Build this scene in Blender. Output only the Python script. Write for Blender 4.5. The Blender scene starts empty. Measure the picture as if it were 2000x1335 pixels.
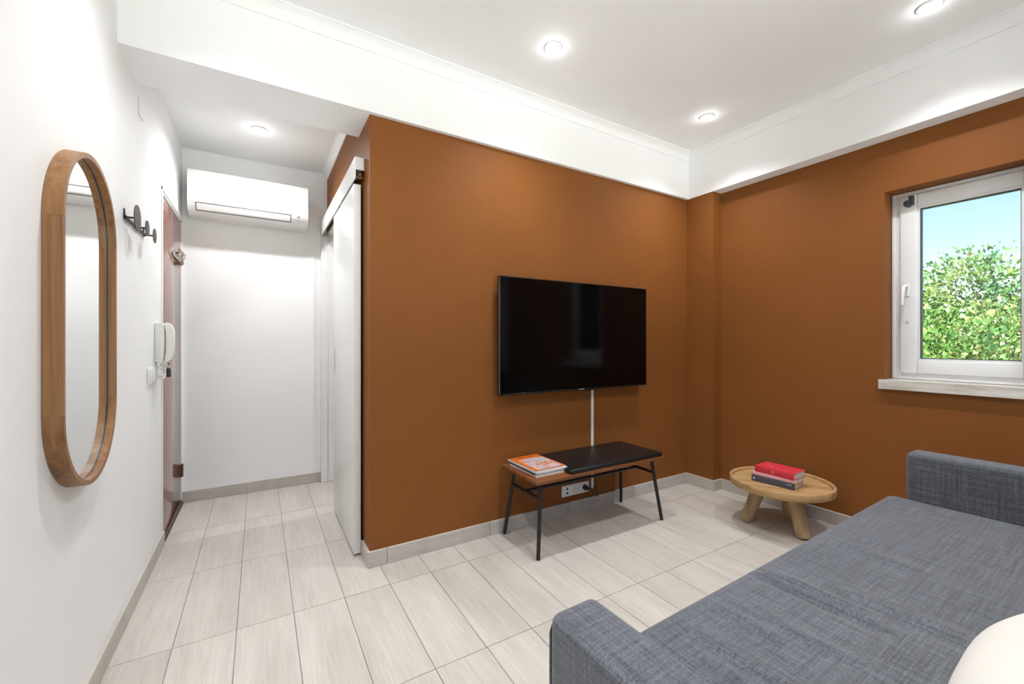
import bpy, bmesh, math, random
from mathutils import Vector, Matrix

random.seed(7)
PI = math.pi
scene = bpy.context.scene
C = scene.collection

# ------------------------------------------------------------------ camera
F_PX = 819.0
cam_d = bpy.data.cameras.new('camera')
cam_d.sensor_fit = 'HORIZONTAL'
cam_d.sensor_width = 36.0
cam_d.lens = F_PX / 2000.0 * 36.0
cam_d.clip_start = 0.02
cam_d.clip_end = 300
cam = bpy.data.objects.new('camera', cam_d)
C.objects.link(cam)
CAM_H = 1.135
cam.location = (0, 0, CAM_H)
cam.rotation_euler = (PI / 2, 0, -math.atan((1000 - 506.5) / F_PX))
scene.camera = cam

# ------------------------------------------------------------------ exposure
vs = scene.view_settings
vs.view_transform = 'Standard'
vs.look = 'None'
vs.gamma = 1.0
vs.use_curve_mapping = False
vs.exposure = 1.22

# ------------------------------------------------------------------ sky and sun
DOWNLIGHT_W = 30.0
GLOW_W = 0.16
SKY_STRENGTH = 0.115
SUN_STRENGTH = 16.5
w = bpy.data.worlds.new('sky')
scene.world = w
w.use_nodes = True
nt = w.node_tree
bg = nt.nodes['Background']
sky = nt.nodes.new('ShaderNodeTexSky')
sky.sky_type = 'NISHITA'
sky.sun_disc = False
sky.sun_elevation = math.radians(48)
sky.sun_rotation = math.radians(-90)
sky.air_density = 1.0
sky.dust_density = 1.5
nt.links.new(sky.outputs[0], bg.inputs[0])
bg.inputs[1].default_value = SKY_STRENGTH
sun_d = bpy.data.lights.new('sun', 'SUN')
sun_d.energy = SUN_STRENGTH
sun_d.angle = math.radians(0.6)
sun_d.color = (1.0, 0.985, 0.965)
sun = bpy.data.objects.new('sun', sun_d)
C.objects.link(sun)
sun.rotation_euler = Vector((0.80, -0.03, -1.0)).to_track_quat('-Z', 'Y').to_euler()
sun.location = (-4, 2, 12)


# ------------------------------------------------------------------ materials
def newmat(name):
    m = bpy.data.materials.new(name)
    m.use_nodes = True
    t = m.node_tree
    return m, t, t.nodes['Principled BSDF']


def N(t, kind, **kw):
    n = t.nodes.new(kind)
    for k, v in kw.items():
        setattr(n, k, v)
    return n


def coords(t, scale=(1, 1, 1), rand=False, out='Object'):
    tc = N(t, 'ShaderNodeTexCoord')
    mp = N(t, 'ShaderNodeMapping')
    mp.inputs['Scale'].default_value = scale
    t.links.new(tc.outputs[out], mp.inputs['Vector'])
    if rand:
        oi = N(t, 'ShaderNodeObjectInfo')
        mul = N(t, 'ShaderNodeVectorMath', operation='MULTIPLY')
        cmb = N(t, 'ShaderNodeCombineXYZ')
        for i in range(3):
            t.links.new(oi.outputs['Random'], cmb.inputs[i])
        mul.inputs[1].default_value = (37.0, 71.0, 13.0)
        t.links.new(cmb.outputs[0], mul.inputs[0])
        t.links.new(mul.outputs[0], mp.inputs['Location'])
    return mp.outputs[0]


def noise(t, vec, scale=1.0, detail=3.0, rough=0.55, dist=0.0):
    n = N(t, 'ShaderNodeTexNoise')
    n.inputs['Scale'].default_value = scale
    n.inputs['Detail'].default_value = detail
    n.inputs['Roughness'].default_value = rough
    n.inputs['Distortion'].default_value = dist
    t.links.new(vec, n.inputs['Vector'])
    return n.outputs['Fac']


def ramp(t, fac, stops):
    r = N(t, 'ShaderNodeValToRGB')
    el = r.color_ramp.elements
    while len(el) > 1:
        el.remove(el[-1])
    el[0].position = stops[0][0]
    el[0].color = (*stops[0][1], 1)
    for p, c in stops[1:]:
        e = el.new(p)
        e.color = (*c, 1)
    t.links.new(fac, r.inputs['Fac'])
    return r.outputs['Color']


def bump(t, b, h, strength=0.2, dist=0.002):
    n = N(t, 'ShaderNodeBump')
    n.inputs['Strength'].default_value = strength
    n.inputs['Distance'].default_value = dist
    t.links.new(h, n.inputs['Height'])
    t.links.new(n.outputs['Normal'], b.inputs['Normal'])


def paint(name, col, rough=0.6, var=0.03, bs=0.12, scale=90, spec=0.4):
    m, t, b = newmat(name)
    f = noise(t, coords(t), 3.0, 3)
    lo = tuple(c * (1 - var) for c in col)
    hi = tuple(min(1, c * (1 + var)) for c in col)
    t.links.new(ramp(t, f, [(0.3, lo), (0.7, hi)]), b.inputs['Base Color'])
    b.inputs['Roughness'].default_value = rough
    b.inputs['Specular IOR Level'].default_value = spec
    if bs:
        bump(t, b, noise(t, coords(t), scale, 3), bs, 0.001)
    return m


def wood(name, lo, mid, hi, stretch=(40, 40, 2), rough=0.45, rand=True, bs=0.15, coat=0.0):
    m, t, b = newmat(name)
    v = coords(t, stretch, rand)
    f1 = noise(t, v, 1.0, 5, 0.6)
    v2 = coords(t, tuple(s * 0.22 for s in stretch), rand)
    f2 = noise(t, v2, 1.0, 3, 0.5)
    mx = N(t, 'ShaderNodeMath', operation='ADD')
    h1 = N(t, 'ShaderNodeMath', operation='MULTIPLY')
    h1.inputs[1].default_value = 0.55
    h2 = N(t, 'ShaderNodeMath', operation='MULTIPLY')
    h2.inputs[1].default_value = 0.45
    t.links.new(f1, h1.inputs[0])
    t.links.new(f2, h2.inputs[0])
    t.links.new(h1.outputs[0], mx.inputs[0])
    t.links.new(h2.outputs[0], mx.inputs[1])
    t.links.new(ramp(t, mx.outputs[0], [(0.32, lo), (0.5, mid), (0.68, hi)]), b.inputs['Base Color'])
    b.inputs['Roughness'].default_value = rough
    b.inputs['Coat Weight'].default_value = coat
    bump(t, b, f1, bs, 0.001)
    return m


def plain(name, col, rough=0.5, metal=0.0, spec=0.5, coat=0.0, bs=0.0, scale=200):
    m, t, b = newmat(name)
    f = noise(t, coords(t), 12.0, 2)
    t.links.new(ramp(t, f, [(0.3, tuple(c * 0.985 for c in col)), (0.7, tuple(min(1, c * 1.01) for c in col))]), b.inputs['Base Color'])
    b.inputs['Roughness'].default_value = rough
    b.inputs['Metallic'].default_value = metal
    b.inputs['Specular IOR Level'].default_value = spec
    b.inputs['Coat Weight'].default_value = coat
    if bs:
        bump(t, b, noise(t, coords(t), scale, 2), bs, 0.001)
    return m


def tile_mat(name, stretch=(105, 5, 5)):
    m, t, b = newmat(name)
    v = coords(t, stretch, True)
    f1 = noise(t, v, 1.0, 5, 0.62, 0.9)
    f2 = noise(t, coords(t, (9, 2.0, 2.0), True), 1.0, 3, 0.5)
    c1 = ramp(t, f1, [(0.30, (0.490, 0.447, 0.398)), (0.52, (0.553, 0.512, 0.463)), (0.72, (0.600, 0.562, 0.516))])
    c2 = ramp(t, f2, [(0.35, (0.88, 0.875, 0.87)), (0.65, (1.0, 1.0, 1.0))])
    oi = N(t, 'ShaderNodeObjectInfo')
    c3 = ramp(t, oi.outputs['Random'], [(0.0, (0.95, 0.945, 0.94)), (1.0, (1.0, 1.0, 1.0))])
    mix = N(t, 'ShaderNodeMixRGB', blend_type='MULTIPLY')
    mix.inputs[0].default_value = 1
    t.links.new(c1, mix.inputs[1])
    t.links.new(c2, mix.inputs[2])
    mix2 = N(t, 'ShaderNodeMixRGB', blend_type='MULTIPLY')
    mix2.inputs[0].default_value = 1
    t.links.new(mix.outputs[0], mix2.inputs[1])
    t.links.new(c3, mix2.inputs[2])
    t.links.new(mix2.outputs[0], b.inputs['Base Color'])
    b.inputs['Roughness'].default_value = 0.42
    bump(t, b, f1, 0.12, 0.001)
    return m


def fabric(name, lo, mid, hi, s=230):
    m, t, b = newmat(name)
    k = 6
    fs = [noise(t, coords(t, sc), 1.0, 2, 0.6) for sc in ((k, s, s), (s, k, s), (s, s, k))]
    a = N(t, 'ShaderNodeMath', operation='ADD')
    t.links.new(fs[0], a.inputs[0])
    t.links.new(fs[1], a.inputs[1])
    a2 = N(t, 'ShaderNodeMath', operation='ADD')
    t.links.new(a.outputs[0], a2.inputs[0])
    t.links.new(fs[2], a2.inputs[1])
    d = N(t, 'ShaderNodeMath', operation='DIVIDE')
    t.links.new(a2.outputs[0], d.inputs[0])
    d.inputs[1].default_value = 3.0
    t.links.new(ramp(t, d.outputs[0], [(0.38, lo), (0.5, mid), (0.62, hi)]), b.inputs['Base Color'])
    b.inputs['Roughness'].default_value = 0.9
    b.inputs['Specular IOR Level'].default_value = 0.2
    b.inputs['Sheen Weight'].default_value = 0.25
    b.inputs['Sheen Roughness'].default_value = 0.5
    bump(t, b, d.outputs[0], 0.35, 0.0015)
    return m


def glass_mat(name):
    m, t, b = newmat(name)
    t.nodes.remove(b)
    tr = N(t, 'ShaderNodeBsdfTransparent')
    tr.inputs[0].default_value = (0.96, 0.985, 0.98, 1)
    gl = N(t, 'ShaderNodeBsdfGlossy')
    gl.inputs['Roughness'].default_value = 0.02
    fr = N(t, 'ShaderNodeFresnel')
    fr.inputs['IOR'].default_value = 1.45
    mx = N(t, 'ShaderNodeMixShader')
    t.links.new(fr.outputs[0], mx.inputs[0])
    t.links.new(tr.outputs[0], mx.inputs[1])
    t.links.new(gl.outputs[0], mx.inputs[2])
    t.links.new(mx.outputs[0], t.nodes['Material Output'].inputs[0])
    return m


def emit_mat(name, col, strength):
    m, t, b = newmat(name)
    b.inputs['Base Color'].default_value = (1, 1, 1, 1)
    b.inputs['Emission Color'].default_value = (*col, 1)
    b.inputs['Emission Strength'].default_value = strength
    return m


def leaf_mat(name, lo, mid, hi):
    m, t, b = newmat(name)
    f = noise(t, coords(t), 1.6, 4, 0.6)
    col = ramp(t, f, [(0.3, lo), (0.5, mid), (0.7, hi)])
    t.links.new(col, b.inputs['Base Color'])
    b.inputs['Roughness'].default_value = 0.45
    tl = N(t, 'ShaderNodeBsdfTranslucent')
    t.links.new(col, tl.inputs[0])
    mx = N(t, 'ShaderNodeMixShader')
    mx.inputs[0].default_value = 0.35
    t.links.new(b.outputs[0], mx.inputs[1])
    t.links.new(tl.outputs[0], mx.inputs[2])
    t.links.new(mx.outputs[0], t.nodes['Material Output'].inputs[0])
    return m


def cover_mat(name):
    """orange magazine cover with a blotchy printed picture inside an orange border"""
    m, t, b = newmat(name)
    tc = N(t, 'ShaderNodeTexCoord')
    sep = N(t, 'ShaderNodeSeparateXYZ')
    t.links.new(tc.outputs['Generated'], sep.inputs[0])
    pic = ramp(t, noise(t, coords(t, (13, 10, 1)), 1.0, 2, 0.5),
               [(0.30, (0.30, 0.31, 0.16)), (0.42, (0.42, 0.38, 0.42)), (0.50, (0.55, 0.46, 0.52)), (0.58, (0.58, 0.20, 0.10)), (0.70, (0.55, 0.42, 0.30))])

    def gate(axis, lo, hi):
        a = N(t, 'ShaderNodeMath', operation='GREATER_THAN')
        a.inputs[1].default_value = lo
        c = N(t, 'ShaderNodeMath', operation='LESS_THAN')
        c.inputs[1].default_value = hi
        t.links.new(sep.outputs[axis], a.inputs[0])
        t.links.new(sep.outputs[axis], c.inputs[0])
        mm = N(t, 'ShaderNodeMath', operation='MULTIPLY')
        t.links.new(a.outputs[0], mm.inputs[0])
        t.links.new(c.outputs[0], mm.inputs[1])
        return mm.outputs[0]
    g = N(t, 'ShaderNodeMath', operation='MULTIPLY')
    t.links.new(gate(0, 0.13, 0.97), g.inputs[0])
    t.links.new(gate(1, 0.04, 0.80), g.inputs[1])
    mx = N(t, 'ShaderNodeMixRGB')
    t.links.new(g.outputs[0], mx.inputs[0])
    mx.inputs[1].default_value = (0.62, 0.13, 0.010, 1)
    t.links.new(pic, mx.inputs[2])
    t.links.new(mx.outputs[0], b.inputs['Base Color'])
    b.inputs['Roughness'].default_value = 0.3
    return m


def pages_mat(name, col=(0.75, 0.72, 0.66)):
    m, t, b = newmat(name)
    f = noise(t, coords(t, (3, 3, 900)), 1.0, 2)
    t.links.new(ramp(t, f, [(0.35, tuple(c * 0.78 for c in col)), (0.6, col)]), b.inputs['Base Color'])
    b.inputs['Roughness'].default_value = 0.8
    return m


def marble_mat(name):
    m, t, b = newmat(name)
    f = noise(t, coords(t, (6, 4, 40)), 1.0, 5, 0.65)
    t.links.new(ramp(t, f, [(0.35, (0.50, 0.45, 0.38)), (0.5, (0.66, 0.62, 0.56)), (0.65, (0.76, 0.73, 0.68))]), b.inputs['Base Color'])
    b.inputs['Roughness'].default_value = 0.35
    return m


M = {}
M['brown'] = paint('brown_wall_paint', (0.232, 0.0830, 0.0205), 0.52, 0.03, 0.10, 120, 0.15)
M['white'] = paint('white_wall_paint', (0.88, 0.88, 0.875), 0.6, 0.012, 0.10, 120)
M['ceil'] = paint('white_ceiling_paint', (0.89, 0.89, 0.885), 0.75, 0.01, 0.05, 120)
M['gloss_white'] = plain('white_lacquer', (0.82, 0.82, 0.80), 0.28)
M['pvc'] = plain('white_window_plastic', (0.83, 0.83, 0.83), 0.22)
M['ac'] = plain('white_appliance_plastic', (0.88, 0.88, 0.87), 0.3)
M['ivory'] = plain('ivory_plastic', (0.80, 0.80, 0.74), 0.35)
M['dark_plastic'] = plain('dark_grey_plastic', (0.035, 0.035, 0.038), 0.4)
M['black_metal'] = plain('black_powder_coated_steel', (0.010, 0.010, 0.011), 0.42)
M['grey_disc'] = plain('grey_brown_lacquer', (0.085, 0.075, 0.068), 0.55)
M['chrome'] = plain('chrome', (0.75, 0.74, 0.73), 0.12, 1.0)
M['brass_dark'] = plain('aged_hinge_metal', (0.22, 0.12, 0.09), 0.35, 0.8)
M['leather'] = plain('black_leather', (0.007, 0.007, 0.008), 0.38, 0, 0.35, 0, 0.25, 350)
M['screen'] = plain('black_glass_screen', (0.0012, 0.0012, 0.0016), 0.10, 0, 0.22)
M['bezel'] = plain('black_bezel', (0.01, 0.01, 0.011), 0.25)
M['silver'] = plain('silver_print', (0.55, 0.55, 0.56), 0.4, 0.3)
M['mirror'] = plain('mirror_glass', (0.90, 0.92, 0.91), 0.005, 1.0)
M['glass'] = glass_mat('window_glass')
M['lamp'] = emit_mat('downlight_lens', (1.0, 0.97, 0.94), 14.0)
M['grout'] = paint('grey_grout', (0.24, 0.22, 0.20), 0.9, 0.05)
M['tile'] = tile_mat('wood_look_porcelain')
M['tile_x'] = tile_mat('wood_look_porcelain_skirting', (4, 70, 70))
M['tile_y'] = tile_mat('wood_look_porcelain_skirting_cross', (70, 4, 70))
M['door_red'] = wood('varnished_mahogany', (0.15, 0.045, 0.030), (0.22, 0.070, 0.048), (0.30, 0.105, 0.075), (14, 14, 1.2), 0.14, False, 0.03, 0.35)
M['mirror_wood'] = wood('honey_oak', (0.130, 0.052, 0.016), (0.255, 0.115, 0.038), (0.355, 0.180, 0.070), (80, 80, 2.0), 0.42)
M['bench_wood'] = wood('walnut_veneer', (0.115, 0.036, 0.010), (0.190, 0.064, 0.019), (0.265, 0.098, 0.032), (3, 60, 60), 0.38)
M['table_wood'] = wood('raw_teak', (0.25, 0.135, 0.050), (0.44, 0.265, 0.110), (0.54, 0.36, 0.175), (38, 3.5, 30), 0.6)
M['leg_wood'] = wood('raw_teak_log', (0.25, 0.155, 0.075), (0.42, 0.285, 0.155), (0.54, 0.40, 0.245), (38, 38, 4), 0.7, True, 0.4)
M['fabric'] = fabric('grey_blue_woven_upholstery', (0.048, 0.051, 0.059), (0.088, 0.093, 0.107), (0.142, 0.150, 0.170))
M['fleece'] = paint('cream_fleece', (0.68, 0.65, 0.60), 0.95, 0.04, 0.5, 260, 0.1)
M['cover_orange'] = cover_mat('orange_magazine_cover')
M['cover_white'] = plain('white_magazine_cover', (0.74, 0.73, 0.74), 0.35)
M['cover_dark'] = plain('dark_magazine_cover', (0.05, 0.05, 0.05), 0.35)
M['pages'] = pages_mat('paper_pages')
M['pages_cream'] = pages_mat('cream_paper_pages', (0.70, 0.60, 0.43))
M['book_red'] = plain('red_cloth_cover', (0.60, 0.030, 0.050), 0.5)
M['book_pink'] = plain('pink_cover', (0.80, 0.42, 0.45), 0.5)
M['book_navy'] = plain('slate_cover', (0.070, 0.075, 0.105), 0.45)
M['pink_print'] = plain('pale_pink_print', (0.85, 0.45, 0.42), 0.5)
M['white_print'] = plain('white_print', (0.72, 0.72, 0.75), 0.5)
M['red_print'] = plain('dark_red_print', (0.35, 0.02, 0.03), 0.5)
M['orange_print'] = plain('deep_orange_print', (0.50, 0.07, 0.015), 0.4)
M['marble'] = marble_mat('veined_stone')
M['leaf'] = leaf_mat('sunlit_leaves', (0.018, 0.095, 0.030), (0.085, 0.165, 0.032), (0.36, 0.35, 0.14))
M['leaf2'] = leaf_mat('green_leaves', (0.03, 0.12, 0.05), (0.08, 0.19, 0.06), (0.20, 0.28, 0.10))
M['bark'] = wood('bark', (0.10, 0.07, 0.05), (0.16, 0.12, 0.09), (0.22, 0.17, 0.13), (20, 20, 3), 0.9, True, 0.5)
M['added_balcony'] = paint('white_bounce_slab', (0.76, 0.76, 0.75), 0.7, 0.05, 0.1, 20)  # slab kept near white so it reflects sunlight indoors
M['bounce_ground'] = paint('pale_bounce_ground', (0.52, 0.50, 0.45), 0.9, 0.1, 0.3, 4)  # ground colour kept pale to bounce light up to the ceiling


# ------------------------------------------------------------------ mesh helpers
class MB:
    def __init__(self):
        self.v = []
        self.f = []

    def add(self, vs_, fs_):
        o = len(self.v)
        self.v += [tuple(p) for p in vs_]
        self.f += [tuple(i + o for i in f) for f in fs_]
        return self

    def box(self, x0, x1, y0, y1, z0, z1):
        return self.add([(x0, y0, z0), (x1, y0, z0), (x1, y1, z0), (x0, y1, z0), (x0, y0, z1), (x1, y0, z1), (x1, y1, z1), (x0, y1, z1)],
                        [(0, 3, 2, 1), (4, 5, 6, 7), (0, 1, 5, 4), (1, 2, 6, 5), (2, 3, 7, 6), (3, 0, 4, 7)])

    def tube(self, pts, r, n=10, closed=False):
        """round tube along a polyline; r a number or a list"""
        pts = [Vector(p) for p in pts]
        k = len(pts)
        rs = r if isinstance(r, (list, tuple)) else [r] * k
        vs_, fs_ = [], []
        up = None
        for i, p in enumerate(pts):
            if closed:
                d = pts[(i + 1) % k] - pts[i - 1]
            else:
                d = pts[min(i + 1, k - 1)] - pts[max(i - 1, 0)]
            d.normalize()
            if up is None:
                up = Vector((0, 0, 1)) if abs(d.z) < 0.9 else Vector((1, 0, 0))
            a = d.cross(up)
            if a.length < 1e-6:
                a = d.cross(Vector((0.3, 1, 0.2)))
            a.normalize()
            b = a.cross(d).normalized()
            up = b
            for j in range(n):
                t = 2 * PI * j / n
                vs_.append(p + a * math.cos(t) * rs[i] + b * math.sin(t) * rs[i])
        m = k if closed else k - 1
        for i in range(m):
            for j in range(n):
                i2 = (i + 1) % k
                fs_.append((i * n + j, i * n + (j + 1) % n, i2 * n + (j + 1) % n, i2 * n + j))
        if not closed:
            fs_.append(tuple(range(n))[::-1])
            fs_.append(tuple((k - 1) * n + j for j in range(n)))
        return self.add(vs_, fs_)

    def lathe(self, prof, n=32, center=(0, 0, 0), axis='z'):
        """profile [(r, h)] turned about an axis through center"""
        vs_, fs_ = [], []
        for r, h in prof:
            for j in range(n):
                t = 2 * PI * j / n
                a, b = r * math.cos(t), r * math.sin(t)
                if axis == 'z':
                    p = (a, b, h)
                elif axis == 'x':
                    p = (h, a, b)
                else:
                    p = (b, h, a)
                vs_.append((p[0] + center[0], p[1] + center[1], p[2] + center[2]))
        k = len(prof)
        for i in range(k - 1):
            for j in range(n):
                fs_.append((i * n + j, i * n + (j + 1) % n, (i + 1) * n + (j + 1) % n, (i + 1) * n + j))
        fs_.append(tuple(range(n))[::-1])
        fs_.append(tuple((k - 1) * n + j for j in range(n)))
        return self.add(vs_, fs_)

    def prism(self, poly, a0, a1, axis='x'):
        """polygon swept along an axis: for x poly is (y,z), for y (x,z), for z (x,y)"""
        n = len(poly)
        vs_ = []
        for a in (a0, a1):
            for p, q in poly:
                vs_.append((a, p, q) if axis == 'x' else (p, a, q) if axis == 'y' else (p, q, a))
        fs_ = [tuple(range(n))[::-1], tuple(range(n, 2 * n))]
        for i in range(n):
            j = (i + 1) % n
            fs_.append((i, j, n + j, n + i))
        return self.add(vs_, fs_)

    def xf(self, mat, start=0):
        for i in range(start, len(self.v)):
            self.v[i] = tuple(mat @ Vector(self.v[i]))
        return self

    def mesh(self, name, mat, bevel=0.0, seg=2, smooth=None, weld=False):
        me = bpy.data.meshes.new(name)
        bm = bmesh.new()
        bv = [bm.verts.new(p) for p in self.v]
        for f in self.f:
            try:
                bm.faces.new([bv[i] for i in f])
            except ValueError:
                pass
        if weld:
            bmesh.ops.remove_doubles(bm, verts=bm.verts, dist=1e-5)
        bmesh.ops.recalc_face_normals(bm, faces=bm.faces)
        if bevel > 0:
            ed = [e for e in bm.edges if len(e.link_faces) == 2 and e.calc_face_angle(0) > 0.5]
            bmesh.ops.bevel(bm, geom=ed, offset=bevel, segments=seg, affect='EDGES', profile=0.5, clamp_overlap=True)
        bm.to_mesh(me)
        bm.free()
        if smooth is not None:
            me.polygons.foreach_set('use_smooth', [True] * len(me.polygons))
            me.set_sharp_from_angle(angle=math.radians(smooth))
        me.materials.append(M[mat])
        return me

    def build(self, name, mat, parent=None, bevel=0.0, seg=2, smooth=None, label=None, weld=False):
        if smooth is None and bevel > 0:
            smooth = 40
        return obj(name, self.mesh(name, mat, bevel, seg, smooth, weld), parent, label)


def obj(name, me, parent=None, label=None):
    o = bpy.data.objects.new(name, me)
    C.objects.link(o)
    if parent is not None:
        o.parent = parent
    if label:
        o['label'] = label
    return o


def tag(o, label, cat, group=None, kind=None):
    o['label'] = label
    o['category'] = cat
    if group:
        o['group'] = group
    if kind:
        o['kind'] = kind
    return o


def thing(name, label, cat, loc=(0, 0, 0), rotz=0.0, group=None):
    o = bpy.data.objects.new(name, None)
    o.empty_display_size = 0.05
    C.objects.link(o)
    o.location = loc
    o.rotation_euler = (0, 0, rotz)
    return tag(o, label, cat, group)


def struct(o, label):
    o['kind'] = 'structure'
    o['label'] = label
    return o


def sempty(name, label, loc=(0, 0, 0)):
    o = bpy.data.objects.new(name, None)
    o.empty_display_size = 0.05
    C.objects.link(o)
    o.location = loc
    return struct(o, label)


# ------------------------------------------------------------------ room dimensions (metres, camera above the origin)
XL, XR = -0.467, 3.07          # left wall, window wall
YF, YB = 2.185, 3.741          # television wall, end wall of the hall
YR = -1.0                      # wall behind the camera
XH = 0.478                     # hall side of the partition
ZS, ZC, ZH = 2.285, 2.64, 2.51  # underside of beams, room ceiling, hall ceiling
BT, BH = 0.014, 0.079          # skirting thickness and height

# ---- floor with porcelain planks
fl = MB().box(-0.67, 3.27, -1.2, 3.95, -0.2, -0.0025).build('floor', 'grout')
struct(fl, 'pale wood-look tiled floor with fine grey joints')
PX, PY, OX, OY = 0.2005, 0.594, -0.277, 1.979
regions = [(XL + .001, XR - .001, YR + .001, YF - .001), (XL + .001, XH - .003, YF - .001, YB - .001), (XH - .003, 1.6, 2.90, YB - .001)]
g = 0.0013
full_mesh = MB().box(-PX / 2 + g, PX / 2 - g, -PY / 2 + g, PY / 2 - g, -0.008, 0).mesh('tile', 'tile', 0.0007, 1, 40)
for i in range(-2, 18):
    for j in range(-6, 4):
        x0, x1 = OX + i * PX + g, OX + (i + 1) * PX - g
        y0, y1 = OY + j * PY + g, OY + (j + 1) * PY - g
        cx, cy = (x0 + x1) / 2, (y0 + y1) / 2
        rects = []
        for a, b, c, d in regions:
            q = (max(x0, a), min(x1, b), max(y0, c), min(y1, d))
            if q[1] - q[0] > 0.004 and q[3] - q[2] > 0.004:
                rects.append(q)
        if not rects:
            continue
        area = sum((q[1] - q[0]) * (q[3] - q[2]) for q in rects)
        if area > 0.999 * (x1 - x0) * (y1 - y0):
            me = full_mesh
        else:
            mb = MB()
            for q in rects:
                mb.box(q[0] - cx, q[1] - cx, q[2] - cy, q[3] - cy, -0.008, 0)
            me = mb.mesh('tile', 'tile')
        o = obj('tile', me, fl)
        o.location = (cx, cy, 0)

# ---- walls
mb = MB()
mb.box(XL - .2, XL, YR - .2, 3.02, 0, 2.75)
mb.box(XL - .2, XL, 3.02, 3.725, 1.985, 2.75)
mb.box(XL - .2, XL, 3.725, YB + .2, 0, 2.75)
struct(mb.build('wall_left', 'white'), 'white plastered wall carrying the oval mirror')
struct(MB().box(XL, XR + .2, YB, YB + .2, 0, 2.75).build('wall_hall_end', 'white'), 'white end wall of the hall below the air conditioner')
struct(MB().box(XH, XR, YF, YF + .105, 0, 2.75).build('wall_television', 'brown'), 'terracotta brown wall behind the television')
mb = MB()
mb.box(XH, XH + .1, YF + .105, 2.92, 0, 2.75)
mb.box(XH, XH + .1, 2.92, YB, 2.03, 2.75)
struct(mb.build('wall_hall_right', 'brown'), 'brown partition beside the hall above the sliding door')
WY0, WY1, WZ0, WZ1 = 0.345, 0.958, 0.905, 1.992   # window opening
mb = MB()
mb.box(XR, XR + .2, YR - .2, WY0, 0, 2.75)
mb.box(XR, XR + .2, WY1, 2.45, 0, 2.75)
mb.box(XR, XR + .2, WY0, WY1, 0, WZ0)
mb.box(XR, XR + .2, WY0, WY1, WZ1, 2.75)
mb.box(XR, XR + .2, 2.45, YB, 0, 0.9)  # unseen opening left above here, added to let daylight into the next room
mb.box(XR, XR + .2, 2.45, YB, 2.2, 2.75)
mb.box(XR, XR + .2, 3.55, YB, 0.9, 2.2)
struct(mb.build('wall_right', 'brown'), 'terracotta brown wall around the window')
RW0, RW1, RZ0, RZ1 = -0.25, 2.85, 0.12, 2.3        # daylight opening added behind the camera
mb = MB()
mb.box(XL, RW0, YR - .2, YR, 0, 2.75)
mb.box(RW1, XR, YR - .2, YR, 0, 2.75)
mb.box(RW0, RW1, YR - .2, YR, 0, RZ0)
mb.box(RW0, RW1, YR - .2, YR, RZ1, 2.75)
struct(mb.build('wall_rear', 'white'), 'white wall behind the sofa')
struct(MB().box(2.97, XR, 1.95, YF, 0, ZS).build('column', 'brown'), 'brown pilaster in the corner between the two brown walls')
mb = MB().box(XL, XR, 2.16, 2.465, ZS, ZC)
mb2 = MB().box(2.965, XR, YR, 2.16, ZS, ZC)
struct(mb.build('beam', 'ceil'), 'white ceiling beam over the television wall and hall entrance')
struct(mb2.build('beam', 'ceil'), 'white ceiling beam above the window wall')
struct(MB().box(XL - .2, XR + .2, YR - .2, 2.465, ZC, ZC + .2).build('ceiling', 'ceil'), 'white flat ceiling with recessed lights')
struct(MB().box(XL - .2, XR + .2, 2.465, YB + .2, ZH, ZH + .33).build('ceiling_hall', 'ceil'), 'white ceiling of the entrance hall')
# stub at the end of the hall opening (door post)
# crown mouldings
cove = [(0, 0), (0, -.058), (.008, -.058), (.010, -.050), (.014, -.036), (.022, -.022), (.034, -.014), (.046, -.010), (.048, -.008), (.056, -.008), (.056, 0)]
struct(MB().prism([(2.16 - a, ZC + b) for a, b in cove], XL, 2.965, 'x').build('trim_1', 'ceil', smooth=35), 'crown moulding along the beam over the television wall')
struct(MB().prism([(2.965 - a, ZC + b) for a, b in cove], YR, 2.16, 'y').build('trim_2', 'ceil', smooth=35), 'crown moulding along the beam above the window')
struct(MB().prism([(YR + a, ZC + b) for a, b in cove], XL, 2.965, 'x').build('trim_3', 'ceil', smooth=35), 'crown moulding above the wall behind the sofa')
struct(MB().prism([(XH - a * .7, ZH + b * .9) for a, b in cove], 2.465, YB, 'y').build('trim_4', 'ceil', smooth=35), 'crown moulding on the hall partition')


# ---- skirting tiles
def skirting(name, label, axis, fixed, sgn, a0, a1, joints, mat):
    """axis x: runs along x at y=fixed, body towards sgn"""
    root = sempty(name, label)
    cuts = [a0] + [j for j in sorted(joints) if a0 + .02 < j < a1 - .02] + [a1]
    for p, q in zip(cuts[:-1], cuts[1:]):
        p2, q2 = p + (0.0009 if p > a0 else 0), q - (0.0009 if q < a1 else 0)
        lo, hi = min(fixed, fixed + sgn * BT), max(fixed, fixed + sgn * BT)
        m_ = MB()
        c = (p2 + q2) / 2
        if axis == 'x':
            m_.box(p2 - c, q2 - c, lo, hi, 0.0008, BH)
        else:
            m_.box(lo, hi, p2 - c, q2 - c, 0.0008, BH)
        o_ = m_.build('tile', mat, root, 0.0012, 1)
        o_.location = (c, 0, 0) if axis == 'x' else (0, c, 0)
    return root


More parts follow.
